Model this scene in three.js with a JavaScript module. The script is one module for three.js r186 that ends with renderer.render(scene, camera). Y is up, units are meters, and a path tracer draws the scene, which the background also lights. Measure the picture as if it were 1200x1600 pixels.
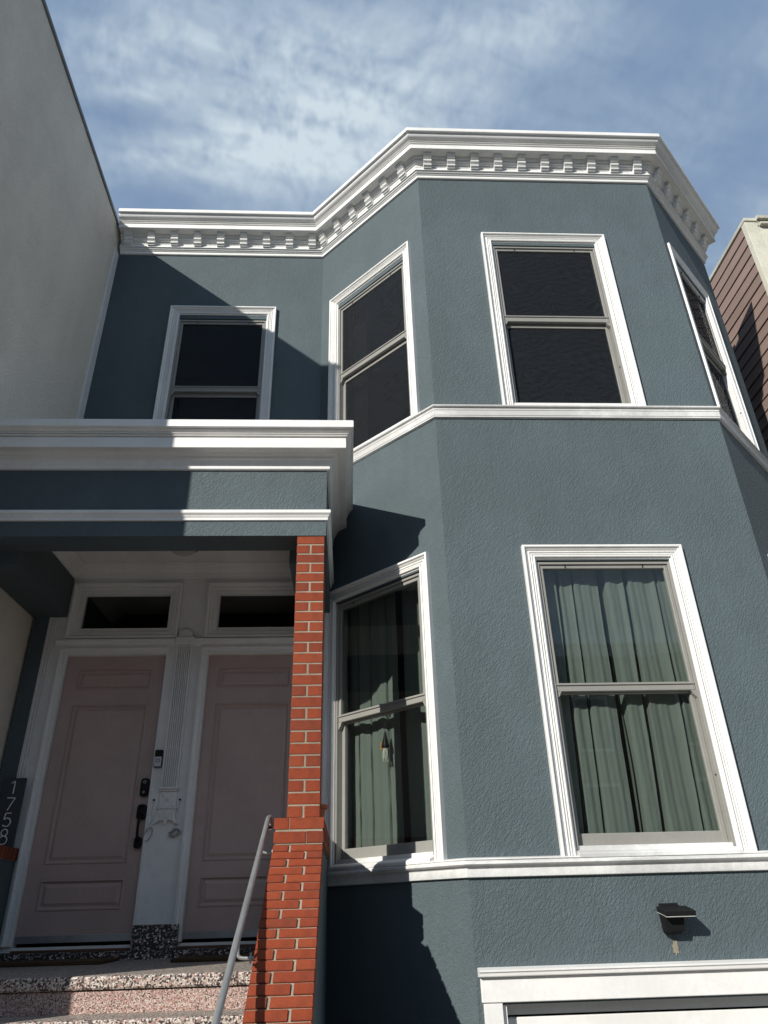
import * as THREE from 'three';
import { mergeGeometries, toCreasedNormals } from 'three/addons/utils/BufferGeometryUtils.js';
import { ConvexGeometry } from 'three/addons/geometries/ConvexGeometry.js';
import { ImprovedNoise } from 'three/addons/math/ImprovedNoise.js';

// ------------------------------------------------------------------ camera, sky, sun, exposure
const scene = new THREE.Scene();
const E = 1.6;                                  // eye height above the pavement
const camera = new THREE.PerspectiveCamera(70.73, 0.75, 0.05, 900);
camera.position.set(0, E, 0);
camera.rotation.order = 'YXZ';
camera.rotation.set(0.5051, -0.0558, -0.0280);
const EXPOSURE = 1.15;
const SUN_DIR = new THREE.Vector3(0.86, -0.715, -1).normalize();   // the way the light travels
const sun = new THREE.DirectionalLight(new THREE.Color(1, 0.955, 0.88), 4.9);
sun.name = 'sun';
sun.position.copy(SUN_DIR).multiplyScalar(-40).add(new THREE.Vector3(0, 4, -5));
sun.target.position.set(0, 4, -5);
sun.castShadow = true;
sun.shadow.mapSize.set(4096, 4096);
Object.assign(sun.shadow.camera, { left: -16, right: 16, top: 16, bottom: -16, near: 1, far: 90 });
sun.shadow.bias = -0.0004;
scene.add(sun, sun.target);

function rng(seed) { let a = seed >>> 0; return () => { a = (a + 0x6D2B79F5) | 0; let t = Math.imul(a ^ (a >>> 15), 1 | a); t = (t + Math.imul(t ^ (t >>> 7), 61 | t)) ^ t; return ((t ^ (t >>> 14)) >>> 0) / 4294967296; }; }
const imp = new ImprovedNoise();                // note: ImprovedNoise uses a fixed permutation table
const n3 = (x, y, z) => imp.noise(x, y, z);
const fbm = (x, y, z, o = 4, g = 0.5) => { let s = 0, a = 1, t = 0; for (let i = 0; i < o; i++) { s += a * n3(x, y, z + i * 17.3); t += a; a *= g; x *= 2.03; y *= 2.03; } return s / t; };
const sstep = (a, b, x) => { const t = Math.min(1, Math.max(0, (x - a) / (b - a))); return t * t * (3 - 2 * t); };
const mix = (a, b, t) => a + (b - a) * t;

function skyTexture() {
  const W = 2048, H = 1024, d = new Float32Array(W * H * 4);
  const K = 1 / EXPOSURE, sd = SUN_DIR.clone().negate();
  const zen = [0.182, 0.280, 0.445], hor = [0.32, 0.46, 0.63], cl = [0.64, 0.74, 0.81];
  for (let r = 0; r < H; r++) {
    const el = ((r + 0.5) / H - 0.5) * Math.PI, y = Math.sin(el), ce = Math.cos(el);
    for (let c = 0; c < W; c++) {
      const az = ((c + 0.5) / W - 0.5) * 2 * Math.PI, x = Math.cos(az) * ce, z = Math.sin(az) * ce, i = (r * W + c) * 4;
      const up = Math.max(y, 0), k = Math.pow(1 - up, 2.6), cs = x * sd.x + y * sd.y + z * sd.z;
      const glow = 1 + 0.5 * Math.pow(Math.max(0, cs), 8);
      let a = 0;
      if (y > 0.02) {
        const px = x / (y + 0.10), pz = z / (y + 0.10);
        const w1 = fbm(px * 5, pz * 5, 4.1, 4), w2 = fbm(px * 5 + 7, pz * 5, 9.7, 4);
        const wx = px + 0.045 * w1, wz = pz + 0.035 * w2;
        const u = wx * 0.97 - wz * 0.24, v = wx * 0.24 + wz * 0.97;            // streak direction
        const big = fbm(wx * 2.4 + 2.3, wz * 2.4 + 5.2, 1.7, 4);
        const str = fbm(u * 6 + 4.4, v * 27 + 2.7, 3.3, 5, 0.62);
        const puff = fbm(wx * 30, wz * 30, 2.2, 4, 0.62);
        const rip = fbm(u * 62 + 2 * w1, v * 40, 6.6, 3, 0.6);
        const g = (cx, cz, sx, sz) => Math.exp(-(((wx - cx) / sx) ** 2) - (((wz - cz) / sz) ** 2));
        const m = 0.32 * sstep(-0.28, 0.45, big) + 0.74 * g(-0.075, -0.595, 0.13, 0.09) + 0.46 * g(-0.20, -0.628, 0.13, 0.03) + 0.40 * g(-0.25, -0.495, 0.11, 0.05) + 0.30 * g(-0.24, -0.545, 0.07, 0.012) + 0.38 * g(-0.02, -0.48, 0.17, 0.05) + 0.34 * g(0.06, -0.565, 0.11, 0.05) + 0.20 * g(0.40, -0.58, 0.14, 0.07) + 0.18 * g(0.26, -0.46, 0.09, 0.05);
        a = m * (0.98 + 1.25 * str + 0.5 * puff + 0.6 * rip) + 0.03;
        a = Math.min(0.96, Math.max(0.45 * m, a)) * sstep(0.02, 0.12, y);
      }
      for (let q = 0; q < 3; q++) {
        let s = mix(zen[q], hor[q], k) * glow;
        s = mix(s, cl[q] * glow, a);
        if (y < 0) s = mix(s, 0.12, Math.min(1, -y * 8));
        d[i + q] = s * K;
      }
      d[i + 3] = 1;
    }
  }
  const t = new THREE.DataTexture(d, W, H, THREE.RGBAFormat, THREE.FloatType);
  t.mapping = THREE.EquirectangularReflectionMapping;
  t.magFilter = t.minFilter = THREE.LinearFilter;
  t.needsUpdate = true;
  return t;
}
const skyMap = skyTexture();
scene.background = skyMap;
scene.environment = skyMap;

const renderer = new THREE.WebGLRenderer({ antialias: true });
renderer.toneMapping = THREE.LinearToneMapping;
renderer.toneMappingExposure = EXPOSURE;
renderer.shadowMap.enabled = true;

// ------------------------------------------------------------------ textures
// periodic value noise on an n x n lattice, for tiles without seams
function lattice(n, seed) { const r = rng(seed), g = new Float32Array(n * n); for (let i = 0; i < n * n; i++) g[i] = r(); return (u, v) => { u = (u - Math.floor(u)) * n; v = (v - Math.floor(v)) * n; const x = Math.floor(u), y = Math.floor(v); let fx = u - x, fy = v - y; fx = fx * fx * (3 - 2 * fx); fy = fy * fy * (3 - 2 * fy); const X = (x + 1) % n, Y = (y + 1) % n, x0 = x % n, y0 = y % n; return mix(mix(g[y0 * n + x0], g[y0 * n + X], fx), mix(g[Y * n + x0], g[Y * n + X], fx), fy); }; }
function octaves(list, seed) { const ls = list.map(([n, a], i) => [lattice(n, seed + i * 101), a]); const tot = list.reduce((s, [, a]) => s + a, 0); return (u, v) => ls.reduce((s, [f, a]) => s + f(u, v) * a, 0) / tot; }
function tex(size, fn, metres, srgb = false) {                    // fn(u, v) -> number or [r, g, b] in 0..1
  const d = new Uint8Array(size * size * 4);
  for (let y = 0; y < size; y++) for (let x = 0; x < size; x++) {
    const c = fn((x + 0.5) / size, (y + 0.5) / size), i = (y * size + x) * 4;
    for (let k = 0; k < 3; k++) d[i + k] = Math.max(0, Math.min(255, Math.round(255 * (typeof c === 'number' ? c : c[k]))));
    d[i + 3] = 255;
  }
  const t = new THREE.DataTexture(d, size, size);
  t.wrapS = t.wrapT = THREE.RepeatWrapping;
  t.magFilter = THREE.LinearFilter; t.minFilter = THREE.LinearMipmapLinearFilter; t.generateMipmaps = true;
  t.repeat.set(1 / metres[0], 1 / metres[1]);
  if (srgb) t.colorSpace = THREE.SRGBColorSpace;
  t.needsUpdate = true;
  return t;
}
function sized(t, a, b) { const c = t.clone(); c.repeat.set(1 / a, 1 / b); c.needsUpdate = true; return c; }
const toS = (x) => (x <= 0.0031308 ? 12.92 * x : 1.055 * Math.pow(x, 1 / 2.4) - 0.055);

// dashed, trowelled stucco relief
const stA = octaves([[120, 0.8], [210, 1], [400, 0.5]], 11), stB = octaves([[110, 1], [220, 0.7]], 77), stC = octaves([[5, 1], [11, 0.6]], 5);
const stuccoBump = tex(1024, (u, v) => {
  const w = stB(u, v) - 0.5, a = stA(u + w * 0.02, v + w * 0.03);
  const ridge = sstep(0.30, 0.70, a) * 0.5 + a * 0.5;
  return 0.1 + 0.8 * ridge * (0.75 + 0.5 * stC(u, v));
}, [1.35, 1.35]);
const fineN = octaves([[24, 0.5], [96, 0.7], [256, 1]], 31);
const fineBump = tex(512, (u, v) => fineN(u, v), [0.5, 0.5]);
const mottleN = octaves([[3, 1], [7, 0.8], [17, 0.5], [60, 0.35], [200, 0.3]], 43);
const mottle = (lo, hi, m, seed = 0) => tex(512, (u, v) => { const s = lo + (hi - lo) * sstep(0.25, 0.75, mottleN(u + seed, v + seed * 0.7)); return [toS(s), toS(s), toS(s)]; }, m, true);
const streakN = octaves([[5, 1], [13, 0.8], [29, 0.4]], 71);
const wallTint = tex(512, (u, v) => { const k = (0.84 + 0.16 * sstep(0.25, 0.75, mottleN(u, v))) * (0.90 + 0.15 * streakN(u * 5, v)); return [toS(k), toS(k * 0.998), toS(k * (0.985 + 0.03 * stC(u, v)))]; }, [3.7, 3.7], true);
const paintTint = tex(512, (u, v) => { const k = (0.86 + 0.14 * sstep(0.2, 0.7, mottleN(u + 0.37, v + 0.26))) * (0.95 + 0.06 * streakN(u * 9, v * 2)); return [toS(k), toS(k * 0.996), toS(k * 0.985)]; }, [1.3, 1.3], true);
const dirtTint = mottle(0.62, 1.0, [2.9, 2.9], 0.61);

// terrazzo: chips of several colours in a cement matrix
function chips(n, seed, palette, matrix, gap) {
  const r = rng(seed), P = [];
  for (let i = 0; i < n * n; i++) P.push([r(), r(), palette[Math.floor(r() * palette.length)], 0.55 + r() * 0.6]);
  return (u, v) => {
    const x = u * n, y = v * n, cx = Math.floor(x), cy = Math.floor(y); let b = 9, s = 9, col = null;
    for (let j = -1; j <= 1; j++) for (let i = -1; i <= 1; i++) {
      const X = cx + i, Y = cy + j, q = P[((Y % n + n) % n) * n + ((X % n + n) % n)], e = Math.abs(X + q[0] - x) + Math.abs(Y + q[1] - y) * 1.1, dd = e / q[3];
      if (dd < b) { s = b; b = dd; col = q[2]; } else if (dd < s) s = dd;
    }
    return (s - b < gap ? matrix : col).map(toS);
  };
}
const WH = [0.78, 0.74, 0.68], BK = [0.03, 0.028, 0.028], GY = [0.3, 0.27, 0.25], PK = [0.5, 0.30, 0.26];
const terrazzoCoarse = tex(1024, chips(100, 3, [WH, WH, PK, BK, BK, GY, [0.62, 0.55, 0.48]], [0.16, 0.13, 0.12], 0.14), [0.8, 0.8], true);
const terrazzoFine = tex(1024, chips(165, 8, [WH, WH, PK, PK, BK, GY, [0.6, 0.5, 0.45]], [0.36, 0.20, 0.17], 0.16), [0.8, 0.8], true);
const terrazzoGrey = tex(1024, chips(120, 15, [WH, GY, GY, BK, [0.5, 0.46, 0.42], [0.4, 0.33, 0.3]], [0.25, 0.22, 0.2], 0.18), [0.8, 0.8], true);
const terrazzoDark = tex(512, chips(52, 21, [WH, GY, BK, BK, BK, [0.3, 0.2, 0.2]], [0.02, 0.018, 0.018], 0.2), [0.6, 0.6], true);
const woodN = octaves([[6, 1], [20, 0.7], [70, 0.5]], 91);
const grain = tex(512, (u, v) => { const s = 0.72 + 0.28 * woodN(u * 0.12, v) + 0.12 * (fineN(u * 0.5, v) - 0.5); return [toS(s), toS(s * 0.985), toS(s * 0.97)]; }, [2.2, 0.7], true);
const weaveTint = tex(512, (u, v) => { const s = 0.86 + 0.08 * Math.sin(u * 512 * 0.9) * Math.sin(v * 512 * 0.9) + 0.12 * (mottleN(u, v) - 0.5); return [toS(s), toS(s), toS(s)]; }, [0.45, 0.45], true);
const screenN = octaves([[4, 1], [9, 0.7]], 17);
const screenTint = tex(512, (u, v) => { const w = screenN(u, v) * 2.2, s = 0.66 + 0.24 * Math.sin((v * 30 + w * 5) * 3.1416) * Math.sin((u * 5 + w) * 6.2832); return [toS(s), toS(s), toS(s)]; }, [1.1, 1.1], true);
const asphaltN = octaves([[128, 1], [256, 1]], 55);
const asphaltTint = tex(512, (u, v) => { const s = 0.5 + 0.8 * (asphaltN(u, v) - 0.2); return [toS(s), toS(s), toS(s)]; }, [1.7, 1.7], true);

// ------------------------------------------------------------------ materials
const std = (r, g, b, o = {}) => new THREE.MeshStandardMaterial({ color: new THREE.Color().setRGB(r, g, b), roughness: 0.85, ...o });
const M = {
  stucco: std(0.084, 0.114, 0.125, { map: wallTint, bumpMap: stuccoBump, bumpScale: 0.0049, roughness: 0.8 }),
  white: std(0.79, 0.788, 0.77, { map: paintTint, bumpMap: fineBump, bumpScale: 0.0005, roughness: 0.55 }),
  whiteWorn: std(0.75, 0.75, 0.73, { map: dirtTint, bumpMap: fineBump, bumpScale: 0.0012, roughness: 0.65 }),
  taupe: std(0.27, 0.266, 0.245, { map: paintTint, bumpMap: fineBump, bumpScale: 0.0003, roughness: 0.5 }),
  mauve: std(0.46, 0.345, 0.312, { map: paintTint, bumpMap: fineBump, bumpScale: 0.0002, roughness: 0.45 }),
  glass: new THREE.MeshPhysicalMaterial({ color: new THREE.Color().setRGB(0.86, 0.90, 0.88), roughness: 0.02, transmission: 1, thickness: 0, ior: 1.5 }),
  screen: new THREE.MeshPhysicalMaterial({ color: new THREE.Color().setRGB(0.020, 0.024, 0.030), map: screenTint, roughness: 0.8, specularIntensity: 0.35, transparent: true, opacity: 0.46 }),
  curtain: std(0.170, 0.183, 0.168, { map: weaveTint, bumpMap: fineBump, bumpScale: 0.0015, roughness: 0.95, side: THREE.DoubleSide }),
  curtainDark: std(0.055, 0.06, 0.06, { map: weaveTint, roughness: 0.95, side: THREE.DoubleSide }),
  room: std(0.045, 0.043, 0.041, { map: wallTint, roughness: 0.95 }),
  mortar: std(0.36, 0.305, 0.23, { map: dirtTint, bumpMap: fineBump, bumpScale: 0.004, roughness: 1 }),
  black: new THREE.MeshPhysicalMaterial({ color: new THREE.Color().setRGB(0.008, 0.008, 0.009), roughness: 0.45, specularIntensity: 0.4 }),
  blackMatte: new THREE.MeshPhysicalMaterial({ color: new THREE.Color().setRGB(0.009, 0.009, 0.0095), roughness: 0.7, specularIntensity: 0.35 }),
  silver: std(0.5, 0.5, 0.5, { roughness: 0.35, metalness: 0.8 }),
  galv: std(0.40, 0.41, 0.41, { map: dirtTint, bumpMap: fineBump, bumpScale: 0.0006, roughness: 0.5, metalness: 0.55 }),
  greyStucco: std(0.77, 0.70, 0.59, { map: sized(wallTint, 9, 9), bumpMap: sized(stuccoBump, 1.1, 1.1), bumpScale: 0.004, roughness: 0.92 }),
  cream: std(0.60, 0.58, 0.48, { map: dirtTint, bumpMap: fineBump, bumpScale: 0.003, roughness: 0.9 }),
  flashing: std(0.2, 0.205, 0.21, { map: dirtTint, roughness: 0.5, metalness: 0.3 }),
  terrCoarse: std(0.80, 0.75, 0.72, { map: terrazzoCoarse, roughness: 0.5 }),
  terrFine: std(0.72, 0.66, 0.63, { map: terrazzoFine, roughness: 0.6 }),
  terrDark: std(1, 1, 1, { map: terrazzoDark, roughness: 0.4 }),
  terrWorn: std(0.74, 0.71, 0.67, { map: terrazzoGrey, roughness: 0.7 }),
  coir: std(0.10, 0.055, 0.022, { map: dirtTint, bumpMap: fineBump, bumpScale: 0.01, roughness: 1 }),
  oak: std(0.12, 0.06, 0.03, { map: grain, roughness: 0.5 }),
  terracotta: std(0.42, 0.115, 0.05, { map: dirtTint, roughness: 0.9 }),
  concrete: std(0.30, 0.29, 0.272, { map: dirtTint, bumpMap: fineBump, bumpScale: 0.003, roughness: 0.95 }),
  asphalt: std(0.042, 0.042, 0.044, { map: asphaltTint, bumpMap: fineBump, bumpScale: 0.006, roughness: 0.95 }),
  roofing: std(0.78, 0.77, 0.74, { map: dirtTint, roughness: 0.8 }),
  earth: std(0.08, 0.076, 0.07, { map: dirtTint, roughness: 1 }),
  rope: std(0.55, 0.52, 0.46, { roughness: 1 }),
  shell: std(0.42, 0.40, 0.36, { map: dirtTint, roughness: 0.7 }),
  digit: std(0.82, 0.82, 0.8, { roughness: 0.4 }),
  slate: std(0.045, 0.052, 0.058, { map: wallTint, roughness: 0.7 }),
  tan: std(0.23, 0.205, 0.155, { bumpMap: fineBump, bumpScale: 0.003, roughness: 0.95 }),
  teal: std(0.03, 0.12, 0.15, { roughness: 0.9 }), red: std(0.35, 0.04, 0.03, { roughness: 0.8 }),
  soil: std(0.03, 0.022, 0.016, { roughness: 1 }), diffuser: std(0.45, 0.445, 0.42, { roughness: 0.35 }),
};
const brickTones = [[0.245, 0.038, 0.008], [0.258, 0.041, 0.009], [0.228, 0.035, 0.008], [0.250, 0.039, 0.008], [0.205, 0.033, 0.009], [0.266, 0.046, 0.011]];
const brickTint = mottle(0.70, 1.0, [0.31, 0.27], 0.13);
M.brick = brickTones.map((c) => std(...c, { map: brickTint, bumpMap: fineBump, bumpScale: 0.0025, roughness: 0.85 }));
M.boards = [[0.27, 0.192, 0.165], [0.295, 0.21, 0.18], [0.25, 0.178, 0.152], [0.28, 0.204, 0.176]].map((c) => std(...c, { map: grain, bumpMap: fineBump, bumpScale: 0.0012, roughness: 0.85 }));

// ------------------------------------------------------------------ geometry helpers (world metres; heights y above pavement)
const V = (x, y, z) => new THREE.Vector3(x, y, z);
function fin(g, crease = 0) {                                      // non-indexed, normals, uv in metres
  if (g.index) g = g.toNonIndexed();
  for (const k of Object.keys(g.attributes)) if (k !== 'position') g.deleteAttribute(k);
  g.computeVertexNormals();
  if (crease) g = toCreasedNormals(g, crease);
  const p = g.attributes.position, uv = new Float32Array(p.count * 2), a = V(), b = V(), c = V(), n = V();
  for (let i = 0; i < p.count; i += 3) {
    a.fromBufferAttribute(p, i); b.fromBufferAttribute(p, i + 1); c.fromBufferAttribute(p, i + 2);
    n.copy(b).sub(a).cross(c.clone().sub(a)); const l = n.length() || 1; n.multiplyScalar(1 / l);
    const flat = Math.abs(n.y) > 0.75, h = Math.hypot(n.x, n.z) || 1, tx = n.z / h, tz = -n.x / h;
    [a, b, c].forEach((q, k) => { uv[(i + k) * 2] = flat ? q.x : q.x * tx + q.z * tz; uv[(i + k) * 2 + 1] = flat ? q.z : q.y; });
  }
  g.setAttribute('uv', new THREE.BufferAttribute(uv, 2));
  return g;
}
const soup = (tri) => { const g = new THREE.BufferGeometry(); g.setAttribute('position', new THREE.Float32BufferAttribute(tri, 3)); return g; };
function box(x0, x1, y0, y1, z0, z1) { const g = new THREE.BoxGeometry(Math.abs(x1 - x0), Math.abs(y1 - y0), Math.abs(z1 - z0)); g.translate((x0 + x1) / 2, (y0 + y1) / 2, (z0 + z1) / 2); return fin(g); }
function cbox(w, h, d, c, jit = 0, r = Math.random) {             // chamfered box about its centre
  const P = [];
  for (const sx of [-1, 1]) for (const sy of [-1, 1]) for (const sz of [-1, 1]) {
    const X = sx * (w / 2 - jit * r()), Y = sy * (h / 2 - jit * r()), Z = sz * (d / 2 - jit * r());
    P.push(V(X - sx * c, Y - sy * c, Z), V(X - sx * c, Y, Z - sz * c), V(X, Y - sy * c, Z - sz * c));
  }
  return fin(new ConvexGeometry(P));
}
const cb = (x0, x1, y0, y1, z0, z1, c = 0.004) => cbox(Math.abs(x1 - x0), Math.abs(y1 - y0), Math.abs(z1 - z0), c).translate((x0 + x1) / 2, (y0 + y1) / 2, (z0 + z1) / 2);
function join(list) { const l = list.map((g) => (g.attributes.uv && !g.index ? g : fin(g))); return l.length > 1 ? mergeGeometries(l) : l[0]; }
// sweep a profile [[lateral, out], ...] along a 2D path with mitred corners; put(p, out) maps to 3D
function sweep(path, prof, put, { closed = false, flip = false, crease = 0, caps = true } = {}) {
  const n = path.length, seg = (i) => { const a = path[i % n], b = path[(i + 1) % n], l = Math.hypot(b[0] - a[0], b[1] - a[1]); return [-(b[1] - a[1]) / l, (b[0] - a[0]) / l]; };
  const off = path.map((_, i) => {
    const p = i > 0 || closed ? seg((i - 1 + n) % n) : null, q = i < n - 1 || closed ? seg(i) : null;
    if (!p) return q; if (!q) return p;
    const mx = p[0] + q[0], my = p[1] + q[1], k = 2 / (mx * mx + my * my); return [mx * k, my * k];
  });
  const at = (i, j) => { const k = i % n; return put([path[k][0] + off[k][0] * prof[j][0], path[k][1] + off[k][1] * prof[j][0]], prof[j][1]); };
  const t = [], tri = (a, b, c) => { if (flip) [b, c] = [c, b]; t.push(a.x, a.y, a.z, b.x, b.y, b.z, c.x, c.y, c.z); };
  for (let i = 0; i < (closed ? n : n - 1); i++) for (let j = 0; j < prof.length - 1; j++) { const A = at(i, j), B = at(i + 1, j), C = at(i + 1, j + 1), D = at(i, j + 1); tri(A, B, C); tri(A, C, D); }
  if (caps && !closed) for (const i of [0, n - 1]) {
    const ring = prof.map(([x, y]) => new THREE.Vector2(x, y));
    for (const f of THREE.ShapeUtils.triangulateShape(ring, [])) { const q = f.map((j) => at(i, j)); i ? tri(q[0], q[1], q[2]) : tri(q[0], q[2], q[1]); }
  }
  return fin(soup(t), crease);
}
const plan = (p, y) => V(p[0], y, p[1]);                          // path in plan, profile out = height
const face = (p, o) => V(p[0], p[1], o);                          // path on a wall, profile out = proud of it
const rel = (prof) => prof.map(([a, b]) => [a, b + E]);           // heights measured from the eye
function slab(outline, holes, depth) {                            // polygon on the xy plane, front at z = 0, thickness behind
  const s = new THREE.Shape(outline.map(([x, y]) => new THREE.Vector2(x, y)));
  for (const h of holes) s.holes.push(new THREE.Path([[h[0], h[2]], [h[0], h[3]], [h[1], h[3]], [h[1], h[2]]].map(([x, y]) => new THREE.Vector2(x, y))));
  const g = new THREE.ExtrudeGeometry(s, { depth, bevelEnabled: false }); g.translate(0, 0, -depth); return fin(g);
}
const rect = (x0, x1, y0, y1) => [[x0, y0], [x1, y0], [x1, y1], [x0, y1]];
function tube(pts, r, seg = 40, rad = 10, closed = false) { return fin(new THREE.TubeGeometry(new THREE.CatmullRomCurve3(pts, closed, 'catmullrom', 0.35), seg, r, rad, closed), 0.9); }
function lathe(pts, seg = 40) { return fin(new THREE.LatheGeometry(pts.map(([a, b]) => new THREE.Vector2(a, b)), seg), 0.7); }

const names = {};
function numbered(n) { const k = names[n] = (names[n] ?? -1) + 1; return k ? `${n}_${String(k).padStart(3, '0')}` : n; }
function thing(name, label, category, at, group) {
  const o = new THREE.Group(); o.name = numbered(name); o.position.copy(at); o.userData = { label, category };
  if (group) o.userData.group = group; scene.add(o); return o;
}
const origin = new Map();                                         // where the local zero of a group lies in the world
function sub(parent, name, at) { const o = new THREE.Group(); o.name = name; o.position.copy(at).sub(worldOf(parent)); parent.add(o); origin.set(o, at.clone()); return o; }
function worldOf(p) { return origin.get(p) ?? p.position; }
function mesh(name, geo, mat, parent, local = false) {            // geometry in world metres unless local
  const m = new THREE.Mesh(geo, mat); m.name = name; m.castShadow = m.receiveShadow = true;
  if (!local) m.position.copy(worldOf(parent)).negate();
  parent.add(m); return m;
}
function structure(name, geo, mat) { const m = new THREE.Mesh(geo, mat); m.name = name; m.userData.kind = 'structure'; m.castShadow = m.receiveShadow = true; scene.add(m); return m; }

// ------------------------------------------------------------------ the ground
structure('ground', fin(new THREE.PlaneGeometry(700, 700).rotateX(-Math.PI / 2).translate(0, -0.16, 0)), M.earth);
structure('road', fin(new THREE.PlaneGeometry(260, 9).rotateX(-Math.PI / 2).translate(0, -0.13, 7.2)), M.asphalt);
structure('pavement', box(-60, 60, -0.3, 0, -7.5, 2.55), M.concrete);
structure('kerb', cb(-60, 60, -0.3, 0.006, 2.55, 2.7, 0.015), M.concrete);

// ------------------------------------------------------------------ the blue house
const zW = -6.323, zF = -5.196, zP = -4.834;
const B0 = [-2.81, zW], B1 = [-0.312, zW], B2 = [0.772, zF], B3 = [3.36, zF], B4 = [4.522, zW];
const house = thing('blue_house', 'two-storey blue-grey stucco house with white cornice and angled bay of windows', 'house', V(0.85, 0, zW));
const TOP = 7.52 + E;

function frame(a, b) { const d = [b[0] - a[0], b[1] - a[1]], l = Math.hypot(...d); return { a, l, turn: -Math.atan2(d[1], d[0]), t: [d[0] / l, d[1] / l], n: [-d[1] / l, d[0] / l] }; }
const FW = frame(B0, B1), FL = frame(B1, B2), FF = frame(B2, B3), FR = frame(B3, B4);
const onFace = (f, t, y, o = 0) => V(f.a[0] + f.t[0] * t + f.n[0] * o, y, f.a[1] + f.t[1] * t + f.n[1] * o);
function wallPanel(f, outline, holes, mat, th = 0.16, name = 'wall') {
  const m = mesh(name, slab(outline, holes, th), mat, house, true);
  m.position.set(f.a[0], 0, f.a[1]).sub(house.position); m.rotation.y = f.turn; return m;
}
// openings: centre along the face, half width, sill, top of opening (from the eye)
const WIN = {
  main: { f: FW, c: -1.457 + 2.81, hw: 0.505, ow: 0.612, base: 3.95, top: 6.06, out: 6.235 },
  sideU: { f: FL, c: 0.785, hw: 0.505, ow: 0.612, base: 3.95, top: 6.045, out: 6.225 },
  frontU: { f: FF, c: 2.047 - 0.772, hw: 0.546, ow: 0.656, base: 3.95, top: 6.06, out: 6.218 },
  rightU: { f: FR, c: 0.63, hw: 0.42, ow: 0.53, base: 3.95, top: 6.045, out: 6.225 },
  sideL: { f: FL, c: 0.785, hw: 0.505, ow: 0.612, base: 0.275, top: 2.425, out: 2.56 },
  frontL: { f: FF, c: 2.047 - 0.772, hw: 0.546, ow: 0.656, base: 0.275, top: 2.42, out: 2.553 },
  rightL: { f: FR, c: 0.78, hw: 0.42, ow: 0.53, base: 0.275, top: 2.425, out: 2.56 },
};
const hole = (w) => [w.c - w.hw - 0.012, w.c + w.hw + 0.012, w.base + E + 0.03, w.top + E + 0.012];
wallPanel(FW, rect(0, FW.l, 0, TOP), [hole(WIN.main), [-2.67 + 2.81, -0.30 + 2.81 - 0.03, 1.30, 4.46]], M.stucco);
wallPanel(FL, rect(0, FL.l, 0, TOP), [hole(WIN.sideU), hole(WIN.sideL)], M.stucco);
wallPanel(FF, [[0, 0], [0.13, 0], [0.13, 1.09], [2.46, 1.09], [2.46, 0], [FF.l, 0], [FF.l, TOP], [0, TOP]], [hole(WIN.frontU), hole(WIN.frontL)], M.stucco);
wallPanel(FR, rect(0, FR.l, 0, TOP), [hole(WIN.rightU), hole(WIN.rightL)], M.stucco);
mesh('side_wall', box(4.36, 4.52, 0, TOP, -17, zW - 0.13), M.stucco, house);
mesh('side_wall', box(-2.80, -2.64, 0, TOP, -17, zW - 0.165), M.stucco, house);
mesh('rear_wall', box(-2.63, 4.35, 0, TOP, -17, -16.8), M.stucco, house);
{ // roof and the floors inside
  const poly = (y, t) => { const s = new THREE.Shape([[-2.63, 16.7], [4.35, 16.7], [4.35, -zW + 0.1], [3.3, -zF + 0.1], [0.84, -zF + 0.1], [-0.28, -zW + 0.2], [-2.63, -zW + 0.2]].map(([x, y2]) => new THREE.Vector2(x, -y2))); return fin(new THREE.ExtrudeGeometry(s, { depth: t, bevelEnabled: false }).rotateX(-Math.PI / 2).scale(1, 1, -1).translate(0, y, 0)); };
  const pl = (y, t) => { const g = poly(0, t); const p = g.attributes.position; for (let i = 0; i < p.count; i++) p.setZ(i, -Math.abs(p.getZ(i))); g.translate(0, y, 0); return fin(g); };
  mesh('roof', pl(TOP - 0.12, 0.1), M.concrete, house);
  mesh('ceiling', pl(2.85 + E, 0.12), M.room, house);
  mesh('floor', pl(-0.2 + E, 0.12), M.room, house);
  mesh('interior_wall', box(-2.63, 4.35, -0.08 + E, 2.85 + E, -9.1, -9.0), M.room, house);
  mesh('interior_wall', box(-2.63, 4.35, 2.97 + E, TOP - 0.12, -9.1, -9.0), M.room, house);
  mesh('interior_wall', box(-0.10, -0.02, -0.08 + E, 2.85 + E, -9.0, -6.28), M.room, house);
}

// windows
const CASING = [[0, -0.004], [0, 0.040], [-0.004, 0.044], [-0.016, 0.044], [-0.020, 0.040], [-0.021, 0.030], [-0.028, 0.029], [-0.036, 0.022], [-0.041, 0.012], [-0.047, 0.012], [-0.048, 0.020], [-0.053, 0.023], [-0.058, 0.020], [-0.059, 0.010], [-0.064, 0.010], [-0.065, 0.017], [-0.070, 0.019], [-0.075, 0.017], [-0.076, 0.007], [-0.080, 0.007], [-0.082, 0.020], [-0.089, 0.024], [-0.096, 0.020], [-0.098, 0.006], [-0.1085, 0.004], [-0.1085, -0.06]];
const casingFor = (ow, H, k, q = 1) => sweep([[-ow, 0], [-ow, H], [ow, H], [ow, 0]], CASING.map(([a, b]) => [a * k, b > 0 ? b * q : b]), face, { flip: true, crease: 0.35 });
function ringGeo(x0, x1, y0, y1, l, r, b, t, z0, z1) {           // rectangular sash: widths of left, right, bottom, top members
  return join([cb(x0, x0 + l, y0, y1, z0, z1, 0.003), cb(x1 - r, x1, y0, y1, z0, z1, 0.003), cb(x0 + l - 0.001, x1 - r + 0.001, y0, y0 + b, z0 + 0.0015, z1 - 0.0015, 0.003), cb(x0 + l - 0.001, x1 - r + 0.001, y1 - t, y1, z0 + 0.0015, z1 - 0.0015, 0.003)]);
}
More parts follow.
